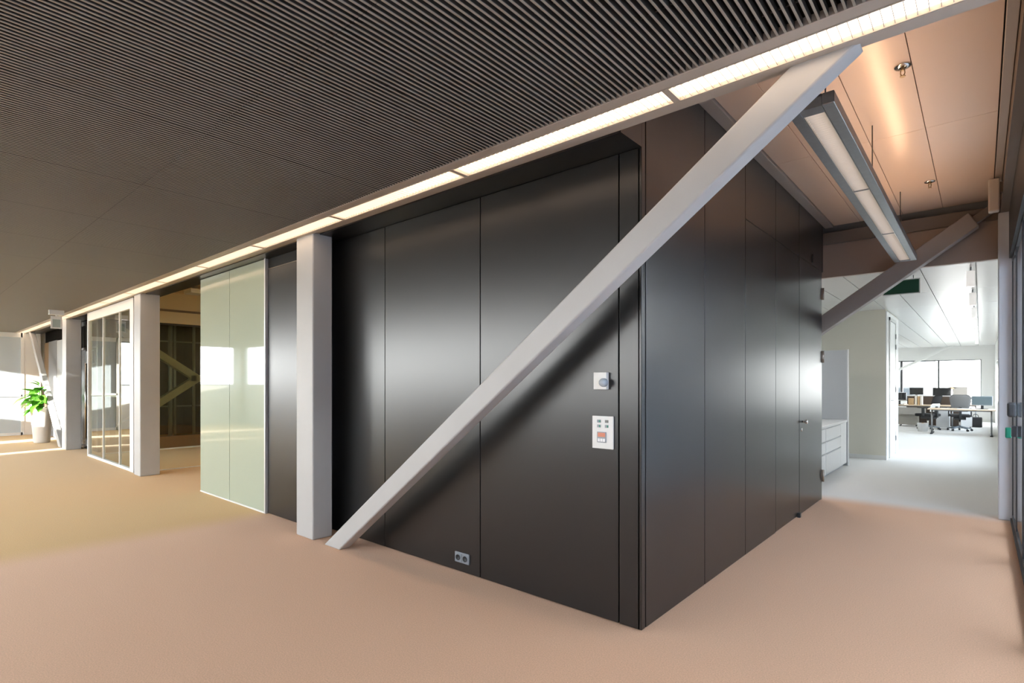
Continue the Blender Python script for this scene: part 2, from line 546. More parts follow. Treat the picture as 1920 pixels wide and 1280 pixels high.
# office window wall at the far end
wb = new()
box(wb, -6.2, 2.2, 24.5, 24.7, 2.39, 3.75)
box(wb, -6.2, 2.2, 24.5, 24.7, 0.0, 0.75)
box(wb, 1.56, 2.2, 24.5, 24.7, 0.75, 2.39)
box(wb, -6.2, -5.9, 24.5, 24.7, 0.75, 2.39)
struct('wall_back', wb, 'white', 'white wall with the wide far window of the office')
WX = [-5.9, -3.4, -0.95, 0.275, 1.56]
for i, (a, b) in enumerate(zip(WX, WX[1:])):
    t = thing('window_%d' % (i + 1), 'far office window pane %s' % ['at far left', 'left of the dark post', 'between dark post and mullion', 'brightest at right'][i], None, ((a + b) / 2, 24.6, 0.75))
    t['kind'] = 'structure'
    fb = new()
    e = 0.03
    box(fb, a, a + (0.05 if i == 2 else e), 24.5, 24.66, 0.75, 2.39)
    box(fb, b - e, b, 24.5, 24.66, 0.75, 2.39)
    box(fb, a, b, 24.5, 24.66, 0.75, 0.79)
    box(fb, a, b, 24.5, 24.66, 2.36, 2.39)
    obj('window_frame', fb, 'dark_frame' if i == 2 else 'alu', t)
    obj('pane', B(a + e, b - e, 24.60, 24.61, 0.79, 2.36), 'win_glass', t)
# right office wall with windows
rb = new()
box(rb, 1.95, 2.2, 5.26, 24.5, 2.25, 3.75)
box(rb, 1.95, 2.2, 5.26, 24.5, 0.0, 0.85)
for a, b in ((5.26, 9.3), (10.9, 11.0), (14.9, 15.0), (18.9, 19.0), (22.9, 24.5)):
    box(rb, 1.95, 2.2, a, b, 0.85, 2.25)
struct('wall_right.001', rb, 'white', 'white office side wall with window openings')
for i, (a, b) in enumerate(((9.3, 10.9), (11.0, 14.9), (15.0, 18.9), (19.0, 22.9))):
    t = thing('window_%d' % (i + 5), '%s side window of the office counted from the corridor' % ORD[i], None, (2.1, (a + b) / 2, 0.62))
    t['kind'] = 'structure'
    fb = new()
    e = 0.04
    box(fb, 2.06, 2.14, a, a + e, 0.85, 2.25)
    box(fb, 2.06, 2.14, b - e, b, 0.85, 2.25)
    box(fb, 2.06, 2.14, a, b, 0.85, 0.89)
    box(fb, 2.06, 2.14, a, b, 2.21, 2.25)
    obj('window_frame', fb, 'alu_light', t)
    obj('pane', B(2.095, 2.105, a + e, b - e, 0.89, 2.21), 'solar_glass', t)
# white core block in the office
cb = new()
box(cb, -2.2, 0.15, 9.7, 11.65, 0.0, 3.0)
wl = struct('wall_left', cb, 'office_wall', 'pale wall block standing inside the office')
obj('skirting', B(-2.2, 0.16, 9.685, 9.70, 0.0, 0.08), 'white', wl)
obj('side_lining', B(0.15, 0.165, 9.7, 11.65, 0.0, ZC - 0.03), 'white_gloss', wl)
dd = thing('door_2', 'white door in the side of the pale wall block', None, (0.17, 10.6, 0))
dd['kind'] = 'structure'
lf = obj('door_leaf', B(0.166, 0.176, 10.12, 11.0, 0.03, 2.72, bev=0.002), 'white_gloss', dd)
fb = new()
box(fb, 0.166, 0.185, 10.06, 10.11, 0.0, 2.80)
box(fb, 0.166, 0.185, 11.02, 11.07, 0.0, 2.80)
box(fb, 0.166, 0.185, 10.06, 11.07, 2.74, 2.80)
obj('door_frame', fb, 'white', dd)
hb = new()
box(hb, 0.176, 0.182, 10.20, 10.26, 1.02, 1.26)
cyl(hb, (0.18, 10.23, 1.14), (0.225, 10.23, 1.14), 0.010)
cyl(hb, (0.222, 10.22, 1.14), (0.222, 10.36, 1.14), 0.010)
obj('handle', hb, 'alu_light', lf)
obj('sign_plate', B(0.176, 0.180, 10.3, 10.85, 1.17, 1.32), 'white_gloss', lf)
for z in (2.42, 2.20, 1.30, 0.28):
    obj('hinge', B(0.176, 0.195, 10.99, 11.04, z, z + 0.10), 'alu', dd)
struct('wall_left.001', B(-1.35, -1.2, 4.96, 9.7, 0.0, 3.75), 'white', 'white wall behind the office drawer cabinet')
ob = new()
box(ob, -6.2, -6.0, 11.6, 24.6, 0.0, 3.75)
box(ob, -6.2, -2.2, 11.5, 11.65, 0.0, 3.75)
struct('wall_left.002', ob, 'white', 'white walls of the left part of the office')

# hall: window side (behind the camera), end wall, right glazing --------------------------------
fw = new()
box(fw, -19.4, 2.0, -6.2, -6.0, 2.82, 3.75)
box(fw, -19.4, 2.0, -6.2, -6.0, 0.0, 0.10)
SILL = [1.40, 0.10, 1.40, 0.10] + [1.35] * 5
WIN = [(-19.2, -17.2), (-16.1, -15.3), (-15.2, -13.3), (-13.0, -11.2), (-11.1, -8.95), (-8.85, -6.7), (-6.6, -4.6), (-4.1, -2.5), (-1.7, -0.6)]
edges = [-19.5] + [v for ab in WIN for v in ab] + [2.0]
for a, b in zip(edges[0::2], edges[1::2]):
    box(fw, a, b, -6.2, -6.0, 0.10, 2.82)
for (a, b), z in zip(WIN, SILL):
    if z > 0.2:
        box(fw, a, b, -6.2, -6.0, 0.10, z)
struct('wall_front.001', fw, 'facade', 'window side of the hall behind the viewer')
for i, (a, b) in enumerate(WIN):
    t = thing('window_%d' % (i + 9), '%s tall window from the left on the window side of the hall' % ORD[i], None, ((a + b) / 2, -6.1, 0.1))
    t['kind'] = 'structure'
    e = 0.04
    fb = new()
    z = SILL[i]
    for s in ((a, a + e, z, 2.82), (b - e, b, z, 2.82), (a, b, z, z + 0.04), (a, b, 2.78, 2.82)):
        box(fb, s[0], s[1], -6.14, -6.06, s[2], s[3])
    obj('window_frame', fb, 'alu', t)
    obj('pane', B(a + e, b - e, -6.105, -6.095, z + 0.04, 2.78), 'win_glass', t)

eb = new()
box(eb, -19.5, -19.30, -2.40, 4.2, 0.0, 3.75)
box(eb, -19.5, -19.30, -6.0, -5.75, 0.0, 3.75)
box(eb, -19.5, -19.30, -5.75, -2.40, 0.0, 1.40)
box(eb, -19.5, -19.30, -5.75, -2.40, 2.82, 3.75)
ew = struct('wall_end', eb, 'white', 'end wall of the hall')
t = thing('window_24', 'wide window high in the end wall of the hall', None, (-19.4, -4.07, 1.4))
t['kind'] = 'structure'
fb = new()
for s_ in ((-5.75, -5.70, 1.40, 2.82), (-2.45, -2.40, 1.40, 2.82), (-4.1, -4.05, 1.40, 2.82), (-5.75, -2.40, 1.40, 1.44), (-5.75, -2.40, 2.78, 2.82)):
    box(fb, -19.44, -19.36, *s_)
obj('window_frame', fb, 'alu', t)
obj('pane', B(-19.405, -19.395, -5.70, -4.1, 1.44, 2.78), 'win_glass', t)
obj('pane', B(-19.405, -19.395, -4.05, -2.45, 1.44, 2.78), 'win_glass', t)
# frosted glass partition at the end
gp = thing('glass_partition', 'pale blue frosted glass end partition with white frame, far left', 'partition', (-19.2, -1.4, 0))
fb = new()
ys = [-2.35, -1.40, -0.42]
for y in ys:
    box(fb, -19.25, -19.17, y - 0.035, y + 0.035, 0.0, ZC)
box(fb, -19.25, -19.17, -2.35, -0.42, 0.0, 0.08)
box(fb, -19.25, -19.17, -2.35, -0.42, 2.79, ZC)
box(fb, -19.25, -19.17, -2.35, -0.42, 1.10, 1.16)
obj('frame', fb, 'white', gp)
for a, b in zip(ys, ys[1:]):
    for z0, z1 in ((0.08, 1.10), (1.16, 2.79)):
        obj('pane', B(-19.215, -19.205, a + 0.035, b - 0.035, z0, z1), 'frost', gp)
struct('wall_end.001', B(-19.28, -19.18, -0.385, -0.02, 0.0, ZC, bev=0.004), 'white', 'white end panel beside the frosted partition')

# recessed wall behind the far columns (x -19 .. -12.3)
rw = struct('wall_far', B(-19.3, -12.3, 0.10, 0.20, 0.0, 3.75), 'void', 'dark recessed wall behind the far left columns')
obj('metal_panel', B(-18.3, -17.2, 0.02, 0.08, 0.02, 2.64, bev=0.003), mat('grey_panel', (0.20, 0.21, 0.22), 0.4), rw)
obj('glass_panel', B(-17.17, -16.2, 0.02, 0.07, 0.02, 2.62, bev=0.003), 'frost', rw)
obj('door_strip', B(-19.1, -18.35, 0.05, 0.09, 0.0, 2.64), 'plinth', rw)
d3 = thing('door_3', 'dark glazed door between the third column and the clear partition', None, (-13.4, 0.0, 0))
d3['kind'] = 'structure'
fb = new()
for a, b, c, d in ((-14.6, -14.5, 0, 2.9), (-13.84, -13.76, 0, 2.9), (-12.9, -12.8, 0, 2.9), (-14.6, -12.8, 2.80, 2.9), (-14.6, -12.8, 0, 0.06), (-14.6, -12.8, 2.25, 2.30)):
    box(fb, a, b, 0.0, 0.06, c, d)
obj('door_frame', fb, 'dark_frame', d3)
obj('pane', B(-14.5, -13.84, 0.025, 0.035, 0.06, 2.25), 'screen_dark', d3)
obj('pane', B(-13.76, -12.9, 0.025, 0.035, 0.06, 2.25), 'screen_dark', d3)
obj('pull_bar', cyl(new(), (-13.72, -0.03, 0.25), (-13.72, -0.03, 1.95), 0.018), 'chrome', d3)
obj('lock_box', B(-13.68, -13.30, -0.04, 0.0, 1.93, 2.20, bev=0.005), 'plastic_grey', d3)
obj('floor_closer', B(-13.70, -13.30, -0.04, 0.0, 0.08, 0.22, bev=0.005), 'alu', d3)

# meeting room ------------------------------------------------------------------
mb = new()
box(mb, -12.7, -4.68, 4.0, 4.15, 0.0, 3.75)
box(mb, -4.76, -4.67, 0.05, 4.0, 0.0, 3.75)
struct('wall_back.001', mb, 'pale_wall', 'pale back and side walls of the meeting room')
struct('ceiling.003', B(-12.7, -4.68, 0.0, 4.0, ZH, ZH + 0.1), 'tan_ceiling', 'tan ceiling of the meeting room')
we = struct('wall_end.002', B(-12.45, -12.3, 0.0, 4.0, 2.84, ZH), 'cream', 'cream bulkhead above the glazed end of the meeting room')
obj('shadow_gap', B(-12.3, -12.285, 0.0, 4.0, 3.10, 3.15), 'brown_dark', we)  # dark brown strip along the bulkhead face
struct('trim_8', B(-12.5, -12.3, 0.0, 4.0, 0.0, 0.29), 'plinth', 'brown plinth below the glazed end of the meeting room')
struct('trim_9', B(-12.3, -12.27, 0.0, 4.0, 0.0, 0.03), 'white', 'light floor strip along the plinth')
struct('trim_10', B(-9.1, -9.04, 0.0, 4.0, 0.0, 0.006), 'paper', 'light threshold strip in the meeting room floor')
ge = thing('window_18', 'greenish glazed end of the meeting room behind the crossing braces', None, (-12.4, 2.0, 0.29))
ge['kind'] = 'structure'
fb = new()
for y in (0.02, 0.98, 2.06, 3.0, 3.95):
    box(fb, -12.43, -12.37, y - 0.02, y + 0.02, 0.29, 2.84)
box(fb, -12.43, -12.37, 0.0, 4.0, 2.80, 2.84)
obj('window_frame', fb, 'dark_frame', ge)
for a, b in ((0.04, 0.96), (1.0, 2.04), (2.08, 2.98), (3.02, 3.93)):
    obj('pane', B(-12.405, -12.395, a, b, 0.29, 2.80), 'clear', ge)
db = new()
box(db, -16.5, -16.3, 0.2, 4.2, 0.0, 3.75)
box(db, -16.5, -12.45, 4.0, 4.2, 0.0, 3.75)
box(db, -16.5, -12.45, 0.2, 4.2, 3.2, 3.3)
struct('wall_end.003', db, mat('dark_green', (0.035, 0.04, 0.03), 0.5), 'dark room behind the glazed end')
pr = thing('pipe_rack', 'row of slim bright vertical poles behind the greenish glazing', 'pipes', (-13.6, 1.4, 0))
for yy, rr in ((1.35, 0.03), (1.62, 0.05), (1.72, 0.03), (2.15, 0.035), (2.5, 0.05), (2.75, 0.03)):
    obj('pole', cyl(new(), (-13.6, yy, 0.0), (-13.6, yy, 3.19), rr, n=12), 'alu_light', pr)
for z in (0.9, 2.5):
    obj('rail', B(-13.62, -13.58, 1.2, 2.9, z, z + 0.03), 'alu', pr)

# columns and braces ---------------------------------------------------------------
def column(x0, x1, y0, y1, z1, label, m='column'):
    o = obj('steel_column', box(new(), x0, x1, y0, y1, 0.0, z1, bev=0.012, seg=3), m)
    tag(o, label, 'column', 'square steel columns under the beam')
    return o
column(-3.57, -3.255, -0.325, -0.118, ZC + 0.01, 'pale square steel column nearest the black panel wall')
column(-8.915, -8.585, -0.328, -0.049, ZC + 0.01, 'taupe square steel column between clear partition and open doorway')
column(-14.22, -13.83, -0.36, -0.082, ZC + 0.01, 'pale square steel column at far left beside the leaning brace')
o = column(1.688, 1.882, 5.0, 5.12, 3.36, 'pale steel column at the right beside the dark framed glass door', 'column_white')

def brace(name, xa, za, xb, zb, wv, y0, y1, m, label, zlo=0.0, zhi=ZC + 0.01):
    """bar in a plane of constant y from (xa,za) to (xb,zb) = upper edge line; wv = vertical thickness, ends cut level"""
    s = (zb - za) / (xb - xa)
    def xo(z, dz): return xa + (z + dz - za) / s
    pts = [(xo(zlo, 0), zlo), (xo(zlo, wv), zlo), (xo(zhi, wv), zhi), (xo(zhi, 0), zhi)]
    o = obj(name, prism(new(), pts, y0, y1, 'Y', bev=0.012, seg=3), m)
    return tag(o, label, 'brace', 'diagonal steel braces')
# main brace: upper edge through (-2.93,.10) .. (.895,2.884)
brace('diagonal_brace', -2.93, 0.0945, 0.895, 2.9175, 0.189, -0.325, -0.212, 'column', 'big pale diagonal steel brace crossing the black metal wall')
brace('diagonal_brace', -14.65, 0.10, -18.5, 2.884, 0.205, -0.34, -0.23, 'column', 'sunlit leaning brace in front of the potted plant, far left')
b2 = obj('diagonal_brace', prism(new(), [(-3.20, 0.0), (-2.90, 0.0), (0.012, 2.152), (0.727, 2.655), (1.53, 3.238), (1.44, 3.395), (0.505, 2.735), (0.01, 2.384)], 4.93, 5.085, 'Y', bev=0.008, seg=2), 'brace_brown')
tag(b2, 'brown grey diagonal brace under the corridor header beam', 'brace', 'diagonal steel braces')
obj('end_socket', prism(new(), [(1.455, 3.34), (1.50, 3.27), (1.688, 3.40), (1.688, 3.50), (1.66, 3.48)], 4.965, 5.05, 'Y', bev=0.004), 'brown_dark', b2)

xb = thing('crossing_brace', 'beige arrow shaped pair of steel braces behind the greenish glass', 'brace', (-12.9, 1.9, 0))
def bar2(p, q, th):
    p, q = Vector(p), Vector(q)
    d = (q - p).normalized()
    n = Vector((-d.y, d.x)) * th / 2
    return prism(new(), [tuple(p + n), tuple(q + n), tuple(q - n), tuple(p - n)], -12.95, -12.75, 'X', bev=0.006)
obj('upper_bar', bar2((0.28, 2.757), (1.93, 1.62), 0.16), 'cream', xb)
obj('lower_bar', bar2((0.28, 0.417), (1.93, 1.58), 0.16), 'cream', xb)
obj('gusset', bar2((1.80, 1.60), (3.9, 1.60), 0.16), 'cream', xb)

# olive glass panels in front of the meeting room -------------------------------------
XG = [(-4.675, -5.635), (-5.645, -6.605)]
for i, (a, b) in enumerate(XG):
    t = thing('glass_panel', ['right pale green glossy glass panel beside the black door panel', 'left pale green glossy glass panel beside the open doorway'][i], 'glass panel', ((a + b) / 2, -0.13, 0), 0, 'pale green back painted glass panels')
    obj('pane', B(b, a, -0.135, -0.115, 0.02, ZC - 0.005, bev=0.001, seg=1), 'olive_glass', t)
    obj('floor_rail', B(b, a, -0.14, -0.06, 0.0, 0.018), 'white', t)
    obj('backing', B(b, a, -0.11, -0.05, 0.0, ZC - 0.01), 'pale_wall', t)
struct('trim_11', B(-4.672, -4.646, -0.14, 0.03, 0.0, ZC, bev=0.001, seg=1), 'alu_light', 'slim bright edge profile at the end of the green glass')

# clear framed partition ----------------------------------------------------------------
cp = thing('glass_partition', 'white framed clear glass partition left of the taupe column', 'partition', (-10.6, -0.25, 0))
X0, X1 = -12.26, -9.12
fb = new()
box(fb, X0, X1, -0.28, -0.22, 2.75, ZC)
box(fb, X0, X1, -0.28, -0.22, 0.0, 0.045)
box(fb, X0, X0 + 0.07, -0.285, -0.215, 0.0, ZC)
box(fb, X1 - 0.20, X1, -0.285, -0.215, 0.0, ZC)
obj('frame', fb, 'white', cp)
MX = [X0 + 0.07, -11.12, -10.02, X1 - 0.20]
for a, b in zip(MX, MX[1:]):
    obj('pane', B(a + 0.012, b - 0.012, -0.256, -0.244, 0.045, 2.75), 'clear', cp)
for x in MX[1:3]:
    obj('mullion', B(x - 0.014, x + 0.014, -0.27, -0.23, 0.045, 2.75), 'white', cp)
obj('glazing_bar', B(MX[0], MX[3], -0.243, -0.225, 1.235, 1.265), 'white', cp)

# ------------------------------------------------------------------ right hand glazing
rg = struct('wall_glazed', B(1.775, 1.845, -6.0, 4.98, 2.845, 3.36), 'dark_frame', 'dark bulkhead over the glass side of the hall')
struct('trim_12', B(1.785, 1.835, -6.0, 4.98, 0.0, 0.035), 'dark_frame', 'dark floor rail of the glass side')
def glazing(n, ya, yb, label, door=False):
    t = thing(n, label, None, (1.81, (ya + yb) / 2, 0))
    t['kind'] = 'structure'
    fb = new()
    e = 0.045
    box(fb, 1.799, 1.835, ya, ya + e, 0.035, 2.845)
    box(fb, 1.799, 1.835, yb - e, yb, 0.035, 2.845)
    box(fb, 1.799, 1.835, ya, yb, 2.80, 2.845)
    box(fb, 1.799, 1.835, ya, yb, 0.035, 0.075)
    obj('door_frame' if door else 'window_frame', fb, 'dark_frame', t)
    obj('pane', B(1.804, 1.816, ya + e, yb - e, 0.075, 2.80), 'tint_glass', t)
    return t
glazing('window_19', 4.16, 4.98, 'narrow fixed glass light beside the right hand column')
gd = glazing('door_4', 3.10, 4.15, 'dark framed glass door at the right edge', True)
obj('pull_handle', B(1.735, 1.80, 4.02, 4.13, 1.17, 1.31, bev=0.02, seg=3), 'handle_grey', gd)
obj('lock_case', B(1.765, 1.802, 4.0, 4.13, 0.985, 1.085, bev=0.004), 'dark_frame', gd)
for i, (a, b) in enumerate(((1.2, 3.09), (-0.8, 1.19), (-2.8, -0.81), (-5.98, -2.81))):
    glazing('window_%d' % (20 + i), a, b, '%s large fixed glass pane beside the viewer' % ORD[i])
grn = obj('door_release', B(1.735, 1.782, 4.56, 4.66, 0.93, 1.035, bev=0.01, seg=3), 'green_box')
tag(grn, 'small bright green release box on the glass door frame', 'door release')
# daylit court beyond the glazing
ab = new()
box(ab, 5.9, 6.1, -6.3, 5.3, -0.1, 3.9)
box(ab, 2.2, 6.1, 5.25, 5.4, -0.1, 3.9)
box(ab, 1.85, 6.1, -6.4, -6.2, -0.1, 3.9)
box(ab, 1.85, 4.9, -6.4, 5.4, 3.9, 4.05)  # unseen roof added to cut the court's skylight down to a slot
struct('wall_court', ab, 'atrium', 'grey blue court walls beyond the glass')
struct('wall_court.001', B(1.89, 6.0, 5.13, 5.245, -0.1, 3.35), 'white', 'pale court wall beside the right hand column')
struct('floor.001', B(2.35, 6.1, -6.4, 5.4, -0.14, -0.02), 'atrium', 'grey court floor beyond the glass')

# ------------------------------------------------------------------ things on the black wall
sn = thing('motion_sensor', 'white square wall sensor with round grey dome, above the control panel', 'sensor', (-0.272, 0, 1.51))
obj('housing', B(-0.321, -0.226, -0.030, -0.0005, 1.457, 1.565, bev=0.003), 'plastic_white', sn)
lb = new()
lathe(lb, [(0.027, 0.0), (0.027, 0.020), (0.023, 0.031), (0.013, 0.038), (0.0, 0.040)], n=20)
bmesh.ops.rotate(lb, verts=lb.verts, cent=(0, 0, 0), matrix=Matrix.Rotation(R(90), 3, 'X'))
bmesh.ops.translate(lb, verts=lb.verts, vec=(-0.240, -0.030, 1.500))
obj('dome', lb, mat('dome_grey', (0.42, 0.47, 0.52), 0.25), sn)

cpn = thing('control_panel', 'white rectangular control panel with small switches and display', 'control panel', (-0.265, 0, 1.185))
obj('plate', B(-0.341, -0.189, -0.012, -0.0005, 1.082, 1.288, bev=0.002), 'plastic_white', cpn)
for x, z, lit in ((-0.303, 1.247, 1), (-0.246, 1.247, 2), (-0.303, 1.216, 0), (-0.246, 1.216, 0)):
    s = obj('rocker_switch', B(x, x + 0.024, -0.016, -0.012, z, z + 0.017, bev=0.001, seg=1), ['plastic_grey', 'blue_grey', 'plastic_dark'][lit if lit < 2 else 2] if lit != 2 else mat('switch_grey', (0.16, 0.16, 0.15), 0.4), cpn)
    if lit != 2:
        obj('indicator', B(x + 0.016, x + 0.023, -0.0175, -0.016, z + 0.002, z + 0.015), 'led_green', s)
dp = obj('display_unit', B(-0.303, -0.237, -0.017, -0.012, 1.121, 1.188, bev=0.0015, seg=1), 'plastic_grey', cpn)
obj('screen', B(-0.296, -0.243, -0.0185, -0.017, 1.157, 1.183), 'led_red', dp)
for i in range(3):
    obj('button', B(-0.296 + i * 0.0185, -0.296 + i * 0.0185 + 0.015, -0.0185, -0.017, 1.127, 1.146), 'alu_light', dp)

sk = thing('wall_socket', 'grey double power socket low on the black wall', 'socket', (-1.548, 0, 0.118))
obj('plate', B(-1.628, -1.469, -0.010, -0.0005, 0.078, 0.158, bev=0.002), mat('socket_grey', (0.24, 0.27, 0.30), 0.35), sk)
for x in (-1.588, -1.509):
    r = new()
    lathe(r, [(0.0225, 0.0), (0.0225, 0.0025), (0.0195, 0.0025), (0.0185, -0.004), (0.0, -0.004)], n=20)
    bmesh.ops.rotate(r, verts=r.verts, cent=(0, 0, 0), matrix=Matrix.Rotation(R(90), 3, 'X'))
    bmesh.ops.translate(r, verts=r.verts, vec=(x, -0.0145, 0.118))
    obj('outlet', r, 'plastic_dark', sk)
obj('joint', B(-1.5495, -1.5475, -0.0108, -0.010, 0.085, 0.151), 'plastic_dark', sk)

# ------------------------------------------------------------------ pendant luminaire
pd = thing('pendant_light', 'long aluminium pendant luminaire hanging in the corridor', 'pendant light', (0.90, 2.35, 2.88))
PX0, PX1, PY0, PY1, PZ0, PZ1 = 0.79, 1.0, 0.07, 4.62, 2.88, 2.94
hb = new()
box(hb, PX0, PX0 + 0.055, PY0, PY1, PZ0, PZ1, bev=0.003, seg=1)
box(hb, PX1 - 0.055, PX1, PY0, PY1, PZ0, PZ1, bev=0.003, seg=1)
box(hb, PX0 + 0.055, PX1 - 0.055, PY0, PY0 + 0.085, PZ0, PZ1)
box(hb, PX0 + 0.055, PX1 - 0.055, PY1 - 0.04, PY1, PZ0, PZ1)
box(hb, PX0 + 0.055, PX1 - 0.055, PY0, PY1, PZ1 - 0.012, PZ1 - 0.004)
obj('housing', hb, 'alu', pd)
obj('inner_lip', B(PX1 - 0.0585, PX1 - 0.0555, PY0 + 0.085, PY1 - 0.04, PZ0 - 0.001, PZ0 + 0.03), 'chrome', pd)
obj('inner_lip', B(PX0 + 0.0555, PX0 + 0.0585, PY0 + 0.085, PY1 - 0.04, PZ0 - 0.001, PZ0 + 0.03), 'chrome', pd)
obj('diffuser', B(PX0 + 0.06, PX1 - 0.06, PY0 + 0.09, PY1 - 0.045, PZ0 + 0.030, PZ0 + 0.034), 'pend_down', pd)
lb = new()
q = PY0 + 0.10
while q < PY1 - 0.05:
    box(lb, PX0 + 0.06, PX1 - 0.06, q - 0.001, q + 0.001, PZ0 + 0.006, PZ0 + 0.026)
    q += 0.03
o = obj('louvre', lb, 'louvre', pd)
o['kind'] = 'stuff'
for y in (1.62, 3.12):
    obj('joint_bar', B(PX0 + 0.056, PX1 - 0.056, y - 0.006, y + 0.006, PZ0, PZ0 + 0.028), 'alu', pd)
obj('uplight', B(PX0 + 0.085, PX1 - 0.085, PY0 + 0.25, PY1 - 0.25, PZ1 - 0.002, PZ1 + 0.001), 'pend_up', pd)
obj('reflector', B(PX0 + 0.076, PX0 + 0.080, PY0 + 0.2, PY1 - 0.2, PZ1 - 0.004, PZ1 + 0.030), 'alu', pd)  # added plate that keeps the uplight off the ceiling at left
for y in (0.42, 2.13, 4.1):
    obj('suspension_wire', cyl(new(), (0.895, y, PZ1), (0.895, y, ZH - 0.002), 0.004, n=8), 'plastic_dark', pd)

# sprinklers
def sprinkler(x, y, label):
    t = thing('sprinkler', label, 'sprinkler', (x, y, ZH), 0, 'ceiling sprinklers in the corridor')
    lb = new()
    lathe(lb, [(0.022, ZH - 0.012), (0.045, ZH - 0.008), (0.047, ZH - 0.001), (0.0, ZH - 0.001)], x, y, 20)
    obj('rosette', lb, 'chrome', t)
    hb = new()
    cyl(hb, (x, y, ZH - 0.03), (x, y, ZH - 0.005), 0.010, n=10)
    for s in (-1, 1):
        cyl(hb, (x + s * 0.010, y, ZH - 0.025), (x + s * 0.012, y, ZH - 0.05), 0.003, n=6)
        cyl(hb, (x + s * 0.012, y, ZH - 0.05), (x, y, ZH - 0.066), 0.003, n=6)
    cyl(hb, (x, y, ZH - 0.066), (x, y, ZH - 0.070), 0.016, n=14)
    obj('head', hb, mat('brass', (0.45, 0.30, 0.15), 0.3, metal=0.8), t)
sprinkler(1.165, 1.30, 'chrome ceiling sprinkler nearer the lit beam')
sprinkler(1.155, 3.93, 'chrome ceiling sprinkler nearer the header beam')

sp_ = thing('loudspeaker', 'slim pale box fixture mounted high beside the right column', 'loudspeaker', (1.64, 4.17, 3.18))
obj('case', B(1.60, 1.685, 4.12, 4.22, 3.18, 3.50, bev=0.012, seg=3), mat('speaker_grey', (0.55, 0.50, 0.45), 0.4), sp_)
obj('bracket', B(1.683, 1.710, 4.14, 4.20, 3.36, 3.46), 'brown_dark', sp_)

# ------------------------------------------------------------------ exit signs
es = thing('exit_sign', 'dark green hanging sign panel partly behind the corridor brace', 'sign', (0.72, 5.9, 2.6))
obj('panel', B(0.545, 0.93, 5.885, 5.905, 2.69, 2.86), 'sign_green', es)
obj('frame', B(0.535, 0.94, 5.906, 5.925, 2.68, 2.875), 'white', es)
for x in (0.60, 0.87):
    obj('hanger', cyl(new(), (x, 5.915, 2.87), (x, 5.915, ZC), 0.004, n=6), 'alu', es)
e2 = thing('exit_sign', 'small white framed hanging sign near the far left column', 'sign', (-12.2, -0.8, 2.58))
obj('frame', B(-12.215, -12.185, -0.87, -0.70, 2.56, 2.80, bev=0.004), 'white_gloss', e2)
obj('panel', B(-12.185, -12.180, -0.845, -0.725, 2.585, 2.74), mat('sign_pale', (0.35, 0.42, 0.42), 0.3), e2)
obj('ceiling_box', B(-12.25, -12.15, -0.90, -0.67, 2.83, ZC, bev=0.004), 'white_gloss', e2)
obj('stem', B(-12.21, -12.19, -0.80, -0.77, 2.79, 2.84), 'white_gloss', e2)

# meeting room fittings
dv = thing('projector', 'small grey box device hanging from the meeting room ceiling', 'projector', (-11.1, 1.28, 3.40))
obj('case', B(-11.3, -10.9, 1.18, 1.45, 3.38, 3.47, bev=0.006), 'alu_light', dv)
obj('bracket', B(-11.15, -11.05, 1.28, 1.35, 3.47, ZH), 'alu', dv)
for i, x in enumerate((-6.2, -8.6)):  # lamps added out of view to warm and brighten the meeting room
    t = thing('ceiling_light', ['warm round recessed meeting room light nearest the black wall', 'warm round recessed meeting room light nearer the taupe column'][i], 'ceiling light', (x, 2.6, ZH), 0, 'meeting room ceiling lights')
    lb = new(); lathe(lb, [(0.30, ZH - 0.03), (0.32, ZH - 0.03), (0.32, ZH - 0.001)], x, 2.6, 24)
    obj('ring', lb, 'white', t)
    obj('diffuser', cyl(new(), (x, 2.6, ZH - 0.025), (x, 2.6, ZH - 0.004), 0.295, n=24), mat('warm_disc', (0.9, 0.8, 0.6), 0.5, emit=(1.0, 0.70, 0.38), estr=30.0), t)

# ------------------------------------------------------------------ potted plant
pp = thing('potted_plant', 'leafy green plant in a tall white pot behind the leaning brace', 'plant', (-16.25, -0.42, 0))
PXc, PYc = -16.25, -0.42
lb = new()
lathe(lb, [(0.0, 0.0), (0.155, 0.0), (0.165, 0.03), (0.225, 0.86), (0.232, 0.875), (0.215, 0.875), (0.205, 0.80), (0.0, 0.80)], PXc, PYc, 28)
obj('pot', lb, 'pot', pp)
lb = new(); lathe(lb, [(0.207, 0.81), (0.12, 0.825), (0.0, 0.83)], PXc, PYc, 20)
obj('soil', lb, 'soil', pp)
def leaf_bm(L=0.30, W=0.15):
    b = new()
    n = 8
    rows = []
    for i in range(n + 1):
        t = i / n
        wd = W / 2 * math.sin(math.pi * min(1, t ** 0.75)) ** 0.9 + 0.002
        zc = -0.35 * L * t * t
        rows.append([b.verts.new((s * wd, t * L, zc + abs(s) * wd * 0.25)) for s in (-1, -0.5, 0, 0.5, 1)])
    for a, c in zip(rows, rows[1:]):
        for j in range(4):
            f = b.faces.new((a[j], a[j + 1], c[j + 1], c[j]))
            f.smooth = True
    bmesh.ops.solidify(b, geom=list(b.faces), thickness=0.002)
    return b
proto = None
rng = random.Random(5)
stem = new()
spots = []
for i in range(34):
    ang = rng.uniform(0.95 * math.pi, 2.05 * math.pi)
    h = rng.uniform(0.88, 1.36)
    rad = rng.uniform(0.02, 0.17) * (1.2 - (h - 0.85) / 0.9)
    spots.append((rad * math.cos(ang), rad * math.sin(ang) - 0.03, h, ang, rng.uniform(-0.5, 0.7), rng.uniform(0.8, 1.25)))
spots += [(-0.02, -0.05, 1.42, 4.2, 0.6, 1.0), (0.03, -0.06, 1.45, 5.2, 0.8, 0.9)]
